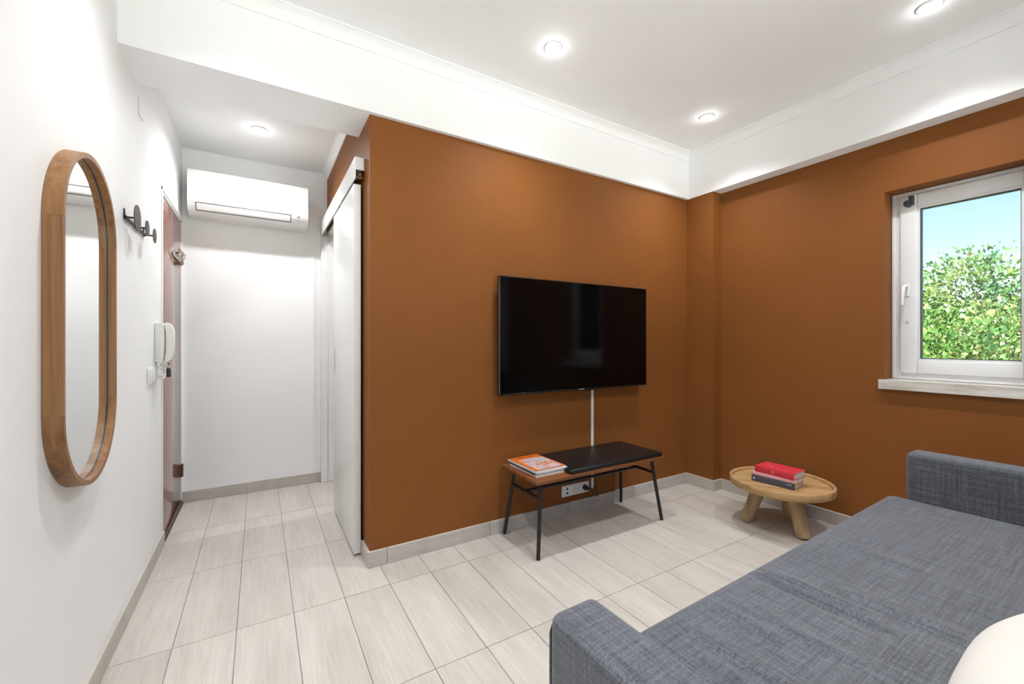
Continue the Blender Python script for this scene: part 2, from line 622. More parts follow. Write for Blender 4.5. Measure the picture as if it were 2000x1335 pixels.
J = lambda s: [s + .597 * k for k in range(-8, 9)]
skirting('baseboard_television', 'stone-grey tile skirting below the television wall', 'x', YF, -1, XH - BT, 2.97, J(0.563), 'tile_x')
skirting('baseboard_partition', 'short tile skirting round the end of the brown partition', 'y', XH, -1, YF, 2.33, [], 'tile_y')
skirting('baseboard_column', 'tile skirting on the face of the corner pilaster', 'y', 2.97, -1, 1.95 - BT, YF - BT, [], 'tile_y')
skirting('baseboard_column_side', 'tile skirting on the return of the corner pilaster', 'x', 1.95, -1, 2.97, XR - BT, [], 'tile_x')
skirting('baseboard_right', 'tile skirting below the window wall', 'y', XR, -1, YR, 1.95, J(1.1), 'tile_y')
skirting('baseboard_left', 'tile skirting below the mirror wall', 'y', XL, 1, YR, 3.015, J(0.4), 'tile_y')
skirting('baseboard_hall_end', 'tile skirting on the end wall of the hall', 'x', YB, -1, XL, 0.424, J(-0.08), 'tile_x')
skirting('baseboard_next_room', 'tile skirting in the room beyond the sliding door', 'x', YB, -1, 0.49, 1.6, [], 'tile_x')
skirting('baseboard_rear', 'tile skirting below the wall behind the sofa', 'x', YR, 1, XL + BT, XR - BT, J(0.2), 'tile_x')

# ---- entrance door (left wall, hall)
d1 = sempty('door_1', 'glossy reddish-brown entrance door at the end of the mirror wall', (XL, 3.37, 0))
DY0, DY1, DZ = -0.35, 0.355, 1.985
mb = MB()
mb.box(-.10, .001, DY0, DY0 + .012, 0, DZ)
mb.box(-.10, .001, DY1 - .008, DY1, 0, DZ)
mb.box(-.10, .001, DY0, DY1, DZ - .014, DZ)
mb.box(-.0005, .006, DY0 - .018, DY0, 0.0, DZ + .018)
mb.box(-.0005, .006, DY0 - .018, DY1, DZ, DZ + .018)
mb.build('door_frame', 'gloss_white', d1, 0.0015, 1)
pan = MB().box(-.050, -.005, DY0 + .014, DY1 - .010, 0.012, DZ - .016).build('door_panel', 'door_red', d1, 0.002, 2)
MB().box(-.10, .010, DY0, DY1, 0.0005, 0.010).build('threshold', 'dark_plastic', d1, 0.002, 1)
mb = MB().box(-.005, .006, DY0 + .018, DY1 - .014, 0.011, 0.028)
mb.build('weather_strip', 'brass_dark', d1, 0.002, 1)
for z in (0.235, 1.72):
    mb = MB()
    mb.tube([(.004, DY1 - .009, z - .045), (.004, DY1 - .009, z + .045)], 0.007, 12)
    mb.box(-.0045, -.002, DY1 - .045, DY1 - .012, z - .04, z + .04)
    mb.build('hinge', 'brass_dark', d1, smooth=40)
mb = MB().lathe([(0.0001, 0), (.026, 0), (.026, .004), (.014, .008), (.013, .014), (.0001, .014)], 20, (-.005, DY0 + .075, 1.008), 'x')
mb.build('lock_cylinder', 'chrome', d1, smooth=40)

# ---- sliding door with rail (hall partition)
d2 = sempty('door_2', 'white sliding door hanging from a wall-mounted rail beside the brown wall', (0, 0, 0))
dp = MB().box(.427, .4635, 2.33, 3.03, 0.012, 1.972).build('door_panel', 'gloss_white', d2, 0.002, 2)
mb = MB()
mb.box(.4262, .4272, 2.965, 2.992, 0.93, 1.10)
pull = mb.build('recessed_pull', 'silver', dp, 0.0004, 1)
mb = MB()
poly = [(.428, 2.106), (.474, 2.106), (.474, 2.098), (.4335, 2.098), (.4335, 1.992), (.428, 1.992)]
mb.prism(poly, 2.305, 3.715, 'y')
mb.box(.428, .476, 2.303, 2.309, 2.040, 2.106)
mb.build('rail_cover', 'gloss_white', d2, 0.0012, 1)
mb = MB()
mb.box(.446, .470, 2.335, 3.70, 2.052, 2.096)
mb.build('track', 'silver', d2)
for y in (2.42, 2.93):
    mb = MB()
    mb.lathe([(0.0001, -.006), (.018, -.006), (.018, .006), (.0001, .006)], 18, (.445, y, 2.032), 'x')
    mb.box(.4425, .4475, y - .01, y + .01, 1.972, 2.03)
    mb.build('roller', 'dark_plastic', d2, smooth=40)
mb = MB().lathe([(0.0001, -.008), (.013, -.008), (.013, .008), (.0001, .008)], 16, (.456, 2.325, 2.022), 'x')
mb.box(.437, .470, 2.318, 2.334, 1.996, 2.012)
mb.build('rail_stop', 'brass_dark', d2, smooth=40)
# door post at the far end of the opening
post = MB().box(.427, .4775, 3.694, 3.7405, 0.001, 1.99)
post.box(.4785, .577, 3.694, 3.7405, 0.001, 2.028)
post.build('door_post', 'gloss_white', d2, 0.002, 1)
MB().box(.4785, .577, 2.921, 2.937, 0.001, 2.028).box(.479, .5765, 2.937, 3.694, 2.012, 2.029).build('door_lining', 'gloss_white', d2)

# ---- window in the brown wall
w1 = sempty('window_1', 'white plastic casement window looking out on trees', (XR, 0, 0))
FX0, FX1 = 0.108, 0.172


def ring(x0, x1, yo0, yo1, zo0, zo1, t):
    m_ = MB()
    m_.box(x0, x1, yo0, yo0 + t, zo0, zo1)
    m_.box(x0, x1, yo1 - t, yo1, zo0, zo1)
    m_.box(x0, x1, yo0 + t, yo1 - t, zo0, zo0 + t)
    m_.box(x0, x1, yo0 + t, yo1 - t, zo1 - t, zo1)
    return m_


ring(FX0, FX1, WY0 + .002, WY1 - .002, 0.922, WZ1 - .002, 0.045).build('window_frame', 'pvc', w1, 0.003, 2)
ring(FX0 - .004, FX0 + .012, WY0 + .002, WY1 - .002, 0.922, WZ1 - .002, 0.020).build('frame_bead', 'pvc', w1, 0.003, 2)
sash = ring(FX0 - .014, FX1 - .012, WY0 + .040, WY1 - .040, 0.958, 1.968, 0.074).build('sash', 'pvc', w1, 0.006, 3)
SY0, SY1, SZ0, SZ1 = WY0 + .114, WY1 - .114, 1.032, 1.894
ring(FX0 - .008, FX0 + .030, SY0 - .001, SY1 + .001, SZ0 - .001, SZ1 + .001, 0.010).build('glazing_bead', 'pvc', sash, 0.003, 2)
ring(FX0 + .008, FX0 + .034, SY0 + .009, SY1 - .009, SZ0 + .009, SZ1 - .009, 0.004).build('rubber_gasket', 'dark_plastic', sash)
MB().box(FX0 + .030, FX0 + .034, SY0, SY1, SZ0, SZ1).build('pane', 'glass', sash)
mb = MB().box(FX0 - .020, FX0 - .014, SY1 + .030, SY1 + .054, 1.395, 1.470)
hb = mb.build('handle_plate', 'pvc', sash, 0.004, 3)
hy = SY1 + .042
mb = MB().tube([(FX0 - .018, hy, 1.452), (FX0 - .050, hy, 1.452), (FX0 - .058, hy + .002, 1.444), (FX0 - .060, hy + .006, 1.40), (FX0 - .056, hy + .010, 1.345)], [.009, .009, .0095, .009, .007], 12)
mb.build('handle', 'pvc', hb, smooth=50)
MB().lathe([(0.0001, -.006), (.008, -.006), (.008, 0), (.0001, 0)], 12, (FX0 - .014, SY1 + .040, 1.248), 'x').build('lock', 'silver', sash, smooth=40)
mb = MB()
mb.lathe([(0.0001, -.028), (.017, -.028), (.019, -.010), (.019, 0), (.0001, 0)], 18, (FX0 - .014, SY1 + .034, 1.918), 'x')
mb.box(FX0 - .036, FX0 - .014, SY1 + .010, SY1 + .030, 1.908, 1.958)
mb.build('corner_latch', 'dark_plastic', sash, smooth=40)
mb = MB()
mb.box(-.024, 0, WY0 - .020, WY1 + .020, 0.868, 0.9205)
mb.box(-.001, .185, WY0 + .0005, WY1 - .0005, 0.906, 0.9205)
mb.build('sill', 'marble', w1)

# ---- unseen glazing added behind the camera to bring in daylight
w2 = sempty('window_fill', 'unseen wide glazing added behind the sofa for daylight', (0, YR, 0))


def ringy(y0, y1, xo0, xo1, zo0, zo1, t):
    m_ = MB()
    m_.box(xo0, xo0 + t, y0, y1, zo0, zo1)
    m_.box(xo1 - t, xo1, y0, y1, zo0, zo1)
    m_.box(xo0 + t, xo1 - t, y0, y1, zo0, zo0 + t)
    m_.box(xo0 + t, xo1 - t, y0, y1, zo1 - t, zo1)
    return m_


ringy(-.15, -.09, RW0, RW1, RZ0, RZ1, .045).build('window_frame', 'pvc', w2, 0.003, 2)
xm = (RW0 + RW1) / 2
for a, b in ((RW0 + .045, xm), (xm, RW1 - .045)):
    s_ = ringy(-.14, -.08, a, b, RZ0 + .045, RZ1 - .045, .06).build('sash', 'pvc', w2, 0.003, 2)
    MB().box(a + .06, b - .06, -.112, -.108, RZ0 + .105, RZ1 - .105).build('pane', 'glass', s_)
MB().box(RW0, RW1, -.09, -.0, RZ0 + .0005, RZ0 + .02).build('sill', 'marble', w2)


# ------------------------------------------------------------------ ceiling downlights
def downlight(x, y, z, label, group, watts, cone=124):
    t = thing('downlight', label, 'ceiling light', (x, y, z), 0, group)
    MB().lathe([(.026, -.0005), (.045, -.0005), (.045, -.004), (.041, -.007), (.030, -.007), (.026, -.003)], 32).build('trim_ring', 'gloss_white', t, smooth=40)
    MB().lathe([(0.0001, -.0008), (.027, -.0008), (.027, -.004), (0.0001, -.005)], 24).build('lens', 'lamp', t, smooth=40)
    for kind, name, e, r, dz in (('SPOT', 'downlight_beam', watts, .034, -.010), ('POINT', 'downlight_glow', GLOW_W, .022, -.030)):
        l = bpy.data.lights.new(name, kind)
        l.energy = e
        l.shadow_soft_size = r
        l.color = (0.955, 0.98, 1.0)
        if kind == 'SPOT':
            l.spot_size = math.radians(cone)
            l.spot_blend = 1.0
        o = bpy.data.objects.new(name, l)
        C.objects.link(o)
        o.parent = t
        o.location = (0, 0, dz)
    return t


G = 'recessed ceiling downlights'
downlight(1.285, 1.727, ZC, 'recessed round downlight in the ceiling above the television', G, DOWNLIGHT_W)
downlight(2.562, 1.730, ZC, 'recessed round downlight near the ceiling corner over the side table', G, DOWNLIGHT_W)
downlight(2.573, 0.645, ZC, 'recessed round downlight at the top edge nearest the window', G, DOWNLIGHT_W)
downlight(0.0, 3.167, ZH, 'recessed round downlight in the hall ceiling before the air conditioner', G, DOWNLIGHT_W * 1.2, 155)
downlight(1.15, 3.05, ZH, 'unseen downlight added in the room beyond the sliding door', G, DOWNLIGHT_W * 1.2, 168)  # lamp added to brighten the strip visible past the sliding door
for x, y, lab in ((0.01, 1.727, 'between the mirror and the hall beam'), (0.01, 0.645, 'over the near end of the mirror wall'),
                  (1.29, 0.645, 'over the middle of the sofa seat'), (0.01, -0.437, 'by the added rear glazing next to the mirror wall'),
                  (1.29, -0.437, 'by the middle of the added rear glazing'), (2.573, -0.437, 'by the added rear glazing next to the brown wall')):
    downlight(x, y, ZC, 'unseen downlight added in the ceiling ' + lab, G, DOWNLIGHT_W)  # out-of-view lamps continuing the grid, added to brighten the room

# ------------------------------------------------------------------ oval mirror
mir = thing('wall_mirror', 'tall pill-shaped mirror in a deep honey-oak frame on the white wall', 'mirror', (XL, 1.737, 1.2015))
HWm, HHm = 0.234, 0.489


def stadium(r, hs, n=28):
    pts = []
    for k in range(n + 1):
        a = PI * k / n
        pts.append((r * math.cos(a), hs + r * math.sin(a)))
    for k in range(n + 1):
        a = PI + PI * k / n
        pts.append((r * math.cos(a), -hs + r * math.sin(a)))
    return pts


hs = HHm - HWm


def band(ro, ri, x0, x1, pts_o, pts_i):
    m_ = MB()
    k = len(pts_o)
    vs_ = []
    for (a, b), (c, d) in zip(pts_o, pts_i):
        vs_ += [(x0, a, b), (x1, a, b), (x1, c, d), (x0, c, d)]
    fs_ = []
    for i in range(k - 1):
        for j in range(4):
            fs_.append((i * 4 + j, i * 4 + (j + 1) % 4, (i + 1) * 4 + (j + 1) % 4, (i + 1) * 4 + j))
    fs_ += [(0, 1, 2, 3), tuple((k - 1) * 4 + j for j in (3, 2, 1, 0))]
    return m_.add(vs_, fs_)


def arc(r, s, a0, a1, n=28):
    return [(r * math.cos(a0 + (a1 - a0) * k / n), s + r * math.sin(a0 + (a1 - a0) * k / n)) for k in range(n + 1)]


RO, RI = HWm, HWm - 0.0145
ext = 0.06
segs = [
    (arc(RO, hs, 0, PI), arc(RI, hs, 0, PI)),
    ([(-RO, hs), (-RO, -hs)], [(-RI, hs), (-RI, -hs)]),
    (arc(RO, -hs, PI, 2 * PI), arc(RI, -hs, PI, 2 * PI)),
    ([(RO, -hs), (RO, hs)], [(RI, -hs), (RI, hs)]),
]
for po, pi_ in segs:
    band(RO, RI, 0.0005, 0.040, po, pi_).build('frame_segment', 'mirror_wood', mir, 0.0008, 1)
R2 = RI - 0.0015
band(RI, R2, 0.0185, 0.0205, arc(RI, hs, 0, PI) + arc(RI, -hs, PI, 2 * PI) + [(RI, hs)], arc(R2, hs, 0, PI) + arc(R2, -hs, PI, 2 * PI) + [(R2, hs)]).build('shadow_gap', 'dark_plastic', mir, smooth=40)  # thin dark band standing in for the shadow gap around the glass
MB().prism(stadium(RI - .0002, hs), 0.0140, 0.0185, 'x').build('mirror_glass', 'mirror', mir)

# ------------------------------------------------------------------ coat rack with three discs
rk = thing('coat_rack', 'slim black wall coat rack with three grey-brown disc hooks', 'coat rack', (XL, 2.414, 1.638))
MB().box(.004, .009, -.172, .172, -.007, .007).build('rail', 'black_metal', rk, 0.001, 1)
for y in (-.165, .0, .165):
    mb = MB().box(.0005, .004, y - .008, y + .008, -.008, .034)
    mb.build('wall_tab', 'black_metal', rk, 0.001, 1)
for y, r in ((-.165, .053), (.012, .034), (.165, .034)):
    mb = MB().tube([(.009, y, 0), (.042, y, 0)], 0.004, 10)
    sp = mb.build('spoke', 'black_metal', rk, smooth=40)
    MB().lathe([(0.0001, .040), (r, .040), (r, .044), (0.0001, .044)], 36, (0, y, 0), 'x').build('disc', 'grey_disc', sp, 0.0006, 1)

# ------------------------------------------------------------------ small things on the left wall
ph = thing('intercom_phone', 'ivory wall intercom handset with coiled cord beside the entrance door', 'intercom', (XL, 2.872, 1.03))
body = [(0.0005, 0), (0.030, 0.0), (0.036, 0.02), (0.040, 0.10), (0.038, 0.19), (0.030, 0.205), (0.0005, 0.205)]
MB().prism(body, -.045, .045, 'y').build('base', 'ivory', ph, 0.003, 2)
hs_ = [(0.0405, 0.004), (0.052, 0.0), (0.066, 0.014), (0.077, 0.048), (0.078, 0.10), (0.077, 0.165), (0.066, 0.197), (0.050, 0.208), (0.0405, 0.206), (0.0405, 0.176), (0.0455, 0.162), (0.0465, 0.10), (0.0455, 0.048), (0.0405, 0.032)]
MB().prism(hs_, -.040, .010, 'y').build('handset', 'ivory', ph, 0.003, 2)
coil = []
path = [(0.022, -.02, 0.0), (0.028, -.02, -.045), (0.032, 0.0, -.078), (0.036, 0.02, -.045), (0.030, 0.022, 0.0)]


def bez(ps, t):
    ps = [Vector(p) for p in ps]
    while len(ps) > 1:
        ps = [a.lerp(b, t) for a, b in zip(ps[:-1], ps[1:])]
    return ps[0]


for k in range(281):
    t_ = k / 280
    c_ = bez([(0.016, -.02, 0.0), (0.020, -.03, -.105), (0.027, 0.03, -.115), (0.024, 0.022, 0.0)], t_)
    a_ = t_ * 2 * PI * 11
    coil.append(c_ + Vector((0.0112 * math.cos(a_), 0.0112 * math.sin(a_) * .6, 0.0112 * math.sin(a_))))
MB().tube(coil, 0.0021, 5).build('coiled_cord', 'ivory', ph, smooth=60)

sw = thing('light_switch', 'white double light switch plate on the wall below the intercom', 'light switch', (XL, 2.728, 0.966))
MB().box(.0005, .008, -.074, .074, -.042, .042).build('plate', 'gloss_white', sw, 0.003, 2)
for y in (-.036, .036):
    MB().box(.008, .012, y - .031, y + .031, -.031, .031).build('rocker', 'gloss_white', sw, 0.002, 2)

cp = MB().box(.0005, .006, -.035, .035, -.045, .045)
cp.lathe([(0.0001, .006), (.004, .006), (.004, .0085), (.0001, .0085)], 10, (0, .02, -.03), 'x')
o = cp.build('junction_cover', 'white', None, 0.0015, 1)
o.location = (XL, 2.525, 2.205)
tag(o, 'small white blank cover plate high on the wall below the beam', 'cover plate')

ky = thing('key_bunch', 'black key fob and keys hanging from the entrance door lock', 'keys', (XL + .009, 3.097, 1.008))
mb = MB().box(-.003, .014, -.0015, .0015, -.006, .006)
mb.lathe([(0.0001, -.0015), (.010, -.0015), (.010, .0015), (.0001, .0015)], 14, (.018, 0, 0), 'y')
mb.build('key', 'chrome', ky, smooth=40)
pts = [(.018 + .009 * math.cos(a), .002, -.014 + .010 * math.sin(a)) for a in [2 * PI * k / 20 for k in range(20)]]
MB().tube(pts, 0.0012, 6, True).build('key_ring', 'chrome', ky, smooth=60)
MB().box(.002, .020, -.024, .010, -.075, -.023).build('fob', 'dark_plastic', ky, 0.005, 2)
MB().box(.023, .027, -.012, .006, -.090, -.030).build('spare_key', 'silver', ky, 0.0015, 1)

hk = thing('door_hook_rack', 'small chrome hook rack on the upper part of the entrance door', 'hook rack', (XL - .0045, 3.50, 1.685))
MB().box(.0005, .004, -.11, .13, 0.0, .028).build('backplate', 'chrome', hk, 0.001, 1)
for k, y in enumerate((-.095, -.03, .04, .11)):
    mb = MB().tube([(.004, y, .014), (.018, y, .008), (.030, y, .010), (.036, y, .026), (.034, y, .044)], 0.0042, 10)
    mb.lathe([(0.0001, -.006), (.0062, -.004), (.0062, .004), (0.0001, .006)], 10, (.034, y, .046))
    mb.tube([(.004, y, .006), (.014, y, -.010), (.024, y, -.022), (.032, y, -.014)], 0.0036, 10)
    mb.build('hook', 'chrome', hk, smooth=50)
MB().box(.004, .010, .085, .125, 0.02, .075).build('strap', 'chrome', hk, 0.001, 1)

# ------------------------------------------------------------------ air conditioner
ac = thing('air_conditioner', 'white split air conditioner on the end wall of the hall', 'air conditioner', (-0.048, YB - .0005, 2.008))
AW = 0.367
D = 0.220
prof = [(0, 0.015), (0, 0.298), (-.02, 0.300), (-.190, 0.300), (-.208, 0.294), (-.217, 0.280), (-D, 0.255), (-D, 0.13), (-.219, 0.085), (-.214, 0.062), (-.196, 0.032), (-.165, 0.010), (-.130, 0.0), (-.02, 0.0)]
bd = MB().prism(prof, -AW, AW, 'x').build('body', 'ac', ac, 0.004, 2, 30)
MB().prism([(-D - .0012, 0.2), (-D - .0012, .128), (-.2200, .0845), (-.2186, .0845), (-D + .002, .128), (-D + .002, 0.2)], -AW + .002, AW - .002, 'x').build('front_panel', 'ac', bd, smooth=30)
# louvre flap lying on the curved lower front
u0, u1 = -AW + .045, AW - .115


def acpt(s):
    p_ = [(-.2192, 0.074), (-.214, 0.062), (-.196, 0.032), (-.172, 0.0140)]
    a_ = s * (len(p_) - 1)
    i_ = min(int(a_), len(p_) - 2)
    f_ = a_ - i_
    return (p_[i_][0] * (1 - f_) + p_[i_ + 1][0] * f_, p_[i_][1] * (1 - f_) + p_[i_ + 1][1] * f_)


def strip(s0, s1, x0, x1, lift, name, mat, n=6):
    m_ = MB()
    a_ = [acpt(s0 + (s1 - s0) * k / n) for k in range(n + 1)]
    outp = [(y - lift * .8, z - lift * .6) for y, z in a_]
    poly_ = outp + [(y + .002, z + .002) for y, z in a_[::-1]]
    m_.prism(poly_, x0, x1, 'x')
    return m_.build(name, mat, bd, smooth=30)


strip(.04, .82, u0, u1, .0014, 'outlet_slot', 'dark_plastic', 14)
strip(.150, .750, u0 + .005, u1 - .005, .0019, 'flap', 'ac', 14)
strip(.20, .36, AW - .072, AW - .058, .0012, 'display', 'dark_plastic')
strip(.52, .56, AW - .078, AW - .052, .0010, 'marking', 'silver')
strip(-.02, .02, -AW + .02, -AW + .08, .0020, 'maker_mark', 'silver')

# ------------------------------------------------------------------ television
tv = thing('television', 'large flat black wall-mounted television on the brown wall', 'television', (1.809, 2.12, 1.1715))
TW, TH = 0.614, 0.3495
MB().box(-TW, TW, 0.0015, 0.030, -TH, TH).build('housing', 'bezel', tv, 0.002, 2)
MB().box(-TW + .006, TW - .006, -.0005, .002, -TH + .010, TH - .006).build('screen', 'screen', tv)
ringt = MB()
ringt.box(-TW, TW, -.002, .0014, TH - .005, TH)
ringt.box(-TW, TW, -.002, .0014, -TH, -TH + .009)
ringt.box(-TW, -TW + .005, -.002, .0014, -TH + .009, TH - .005)
ringt.box(TW - .005, TW, -.002, .0014, -TH + .009, TH - .005)
ringt.build('bezel', 'bezel', tv, 0.0006, 1)
MB().box(-TW - .0008, -TW, 0.004, 0.007, -TH + .01, TH - .004).build('edge_trim', 'silver', tv)
MB().box(-.022, .022, -.0026, -.0018, -TH + .003, -TH + .0065).build('maker_mark', 'silver', tv)
MB().box(.035, .125, .002, .014, -TH - .007, -TH).build('sensor_tab', 'bezel', tv, 0.001, 1)
MB().box(-.20, .20, .030, .0645, -.16, .16).build('wall_bracket', 'black_metal', tv, 0.003, 1)
MB().box(-.40, .40, .029, .050, -.30, -.02).build('rear_cover', 'bezel', tv, 0.008, 2)

# ------------------------------------------------------------------ cable cover, socket, plug
o = MB().prism([(-.009, 0), (-.0085, -.008), (-.006, -.010), (.006, -.010), (.0085, -.008), (.009, 0)], 0, 0.69, 'z').build('cable_cover', 'gloss_white', None, smooth=30)
o.location = (1.957, YF - .0005, 0.138)
tag(o, 'thin white vertical cable cover running down from the television', 'cable cover')
so = thing('wall_socket', 'white triple wall socket plate low on the brown wall behind the bench', 'socket', (1.809, YF - .0005, 0.155))
MB().box(-.116, .116, -.008, 0, -.037, .037).build('plate', 'gloss_white', so, 0.003, 2)
for x in (-.074, 0, .074):
    f_ = MB().box(x - .030, x + .030, -.0095, -.008, -.030, .030).build('insert', 'gloss_white', so, 0.001, 1)
    if x < 0:
        for z in (-.014, .014):
            MB().lathe([(0.0001, -.0108), (.0075, -.0108), (.0075, -.0094), (.0001, -.0094)], 16, (x, 0, z), 'y').build('aerial_port', 'dark_plastic', f_, smooth=40)
    elif x == 0:
        m_ = MB()
        k = 24
        m_.tube([(x + .019 * math.cos(2 * PI * q / k), -.0098, .019 * math.sin(2 * PI * q / k)) for q in range(k)], .0014, 6, True)
        m_.build('socket_ring', 'silver', f_, smooth=60)
        m_ = MB()
        for q in (-1, 1):
            m_.lathe([(0.0001, -.0102), (.003, -.0102), (.003, -.0094), (.0001, -.0094)], 10, (x + q * .009, 0, 0), 'y')
        m_.build('contact_holes', 'dark_plastic', f_)
pl = thing('power_plug', 'black power plug with a short drooping cord in the wall socket', 'plug', (1.883, YF - .0105, 0.155))
MB().lathe([(0.0001, 0), (.018, 0), (.019, -.012), (.015, -.026), (.008, -.040), (.0055, -.052), (0.0001, -.052)], 18, (0, 0, 0), 'y').build('plug_body', 'dark_plastic', pl, smooth=50)
pts = [bez([(0, -.045, 0), (.0, -.10, .0), (.06, -.09, -.10), (.095, -.03, -.06), (.090, -.008, -.005), (.088, -.006, .06)], k / 30) for k in range(31)]
MB().tube(pts, .0035, 8).build('cord', 'dark_plastic', pl, smooth=60)

# ------------------------------------------------------------------ bench
bn = thing('bench', 'low walnut bench with a black leather pad and splayed black steel legs', 'bench', (1.7215, 1.975, 0))
MB().box(-.494, .494, -.188, .186, .391, .410).build('seat_board', 'bench_wood', bn, 0.004, 2)
MB().box(-.266, .478, -.186, .184, .4102, .434).build('leather_pad', 'leather', bn, 0.010, 4)
for sx in (-1, 1):
    for sy in (-1, 1):
        top = Vector((sx * .4315, sy * .130, .390))
        bot = Vector((sx * .4785, sy * .176, .001))
        MB().tube([bot, bot.lerp(top, .03), top], [.0095, .0105, .0105], 14).build('leg', 'black_metal', bn, smooth=40)
    MB().tube([(sx * .4425, -.141, .300), (sx * .4425, .141, .300)], .009, 12).build('side_rail', 'black_metal', bn, smooth=40)
MB().tube([(-.4425, 0, .300), (.4425, 0, .300)], .009, 12).build('stretcher', 'black_metal', bn, smooth=40)
for sx in (-.4315, .4315):
    MB().box(sx - .016, sx + .016, -.155, .155, .386, .3915).build('cross_bar', 'black_metal', bn, 0.001, 1)


# ------------------------------------------------------------------ magazines on the bench
def magazine(z0, th, dx, dy, rz, cover, label, front=None):
    t = thing('magazine', label, 'magazine', (1.366 + dx, 1.990 + dy, z0), rz, 'magazines stacked on the bench')
    wx, wy = .1045, .1375
    MB().box(-wx + .001, wx - .001, -wy + .001, wy - .001, .0008, th - .0008).build('pages', 'pages', t)
    cov = MB().box(-wx, wx, -wy, wy, th - .0008, th).build('front_cover', cover, t)
    MB().box(-wx, wx, -wy, wy, 0, .0008).build('back_cover', 'cover_white' if cover != 'cover_dark' else 'cover_dark', t)
    MB().box(-wx - .0008, -wx + .001, -wy, wy, 0, th).build('spine', 'cover_white' if cover != 'cover_dark' else 'cover_dark', t)
    return t, cov


Z = .4103
m1, _ = magazine(Z, .0140, .004, -.002, .02, 'cover_white', 'thick white magazine at the bottom of the pile on the bench')
m2, _ = magazine(Z + .0142, .0035, -.003, .003, -.01, 'cover_dark', 'thin dark magazine just above the bottom one of the pile')
m3, _ = magazine(Z + .0179, .0095, .006, -.004, .012, 'cover_white', 'white magazine directly under the orange one on the bench')
m4, cov = magazine(Z + .0276, .0095, -.006, 0, .03, 'cover_orange', 'orange magazine on top of the pile on the bench')
mb = MB()
for k in range(7):
    x = -.06 + k * .022
    h = .013 + .004 * ((k * 5) % 3) / 2
    mb.box(x, x + .005, .100, .100 + h, .0095, .0099)
    mb.box(x + .008, x + .013, .100, .100 + h * .8, .0095, .0099)
    mb.box(x, x + .013, .100 + h * .45, .104 + h * .45, .0095, .0099)
mb.build('masthead', 'orange_print', cov)['kind'] = 'stuff'

# ------------------------------------------------------------------ round side table
tb = thing('side_table', 'round low raw-teak tray table on three thick log legs', 'side table', (2.752, 1.362, 0), 0.6)
R = .278
prof = [(0.0001, .243), (R - .012, .243), (R - .003, .248), (R, .258), (R, .283), (R - .003, .288), (R - .012, .288), (R - .017, .284), (R - .019, .270), (0.0001, .269)]
top = MB().lathe(prof, 72).build('table_top', 'table_wood', tb, smooth=35)
for wx_, wy_ in ((2.650, 1.515), (2.690, 1.205), (2.925, 1.385)):
    rel = Vector((wx_ - 2.752, wy_ - 1.362, 0))
    rel.rotate(Matrix.Rotation(-0.6, 3, 'Z'))
    b_ = Vector((rel.x, rel.y, 0.002))
    t_ = Vector((rel.x * .55, rel.y * .55, .250))
    n = 9
    pts = [b_.lerp(t_, k / (n - 1)) for k in range(n)]
    rs = [.0365 + .0015 * math.sin(k * 2.1) + .005 * k / (n - 1) for k in range(n)]
    rs[0] = .030
    m_ = MB().tube([b_ + (t_ - b_) * f for f in (0, .03, .2, .4, .6, .8, .93)], [.031, .036, .038, .0372, .0395, .041, .042], 16)
    for i_, p in enumerate(m_.v):
        if p[2] < .002:
            m_.v[i_] = (p[0], p[1], .001)
    for i_, p in enumerate(m_.v):
        if p[2] > .2425:
            m_.v[i_] = (p[0], p[1], .2425)
    m_.build('leg', 'leg_wood', tb, smooth=50)


# ------------------------------------------------------------------ books on the table
def book(x, y, z0, rz, wx, wy, th, cover, pages, label, hard=.0018):
    """origin at the spine corner; spine along -y facing -x"""
    t = thing('book', label, 'book', (x, y, z0), rz, 'books on the round table')
    MB().box(.004, wx - .004, -wy + .003, -.003, hard, th - hard).build('pages', pages, t)
    f_ = MB().box(0, wx, -wy, 0, th - hard, th).build('front_cover', cover, t, 0.0006, 1)
    MB().box(0, wx, -wy, 0, 0, hard).build('back_cover', cover, t, 0.0006, 1)
    s_ = MB().box(-.0012, .004, -wy, 0, 0, th).build('spine', cover, t, 0.0015, 2)
    return t, f_, s_


ZT = .2695
b1, f1, s1 = book(2.642, 1.476, ZT, .12, .148, .236, .040, 'book_navy', 'pages_cream', 'slate-coloured hardback at the bottom of the books on the round table')
mb = MB()
for k in range(9):
    if k != 3:
        mb.box(-.0018, -.0011, -.196 - .0030 * k, -.1938 - .0030 * k, .024, .0275 + .0012 * (k % 2))
mb.box(-.0018, -.0011, -.020, -.010, .014, .024)
mb.build('lettering', 'white_print', s1)['kind'] = 'stuff'
b2, f2, s2 = book(2.645, 1.474, ZT + .0402, .10, .158, .238, .019, 'book_pink', 'pages', 'pale pink paperback between the red and slate books')
b3, f3, s3 = book(2.652, 1.462, ZT + .0595, .05, .150, .220, .037, 'book_red', 'pages', 'bright red hardback on top of the books on the round table')
mb = MB()
mb.box(-.0019, -.0011, -.0975, -.0955, .006, .031)
mb.box(-.0019, -.0011, -.1115, -.1095, .006, .031)
mb.box(-.0019, -.0011, -.1115, -.0955, .0175, .0195)
mb.build('lettering', 'pink_print', s3)['kind'] = 'stuff'
mb = MB()
for k in range(6):
    mb.box(-.0018, -.0011, -.128 - .006 * k, -.1255 - .006 * k, .012, .024)
mb.build('title_print', 'red_print', s3)['kind'] = 'stuff'
mb = MB()
for k in range(3):
    mb.box(.055, .064, -.060 - .011 * k, -.054 - .011 * k, .037, .0373)
mb.build('cover_print', 'pink_print', f3)['kind'] = 'stuff'
mb = MB().tube([(.020, -.219, .010), (.024, -.226, .006), (.036, -.229, .001)], .0012, 6)
mb.build('ribbon', 'book_navy', b3)

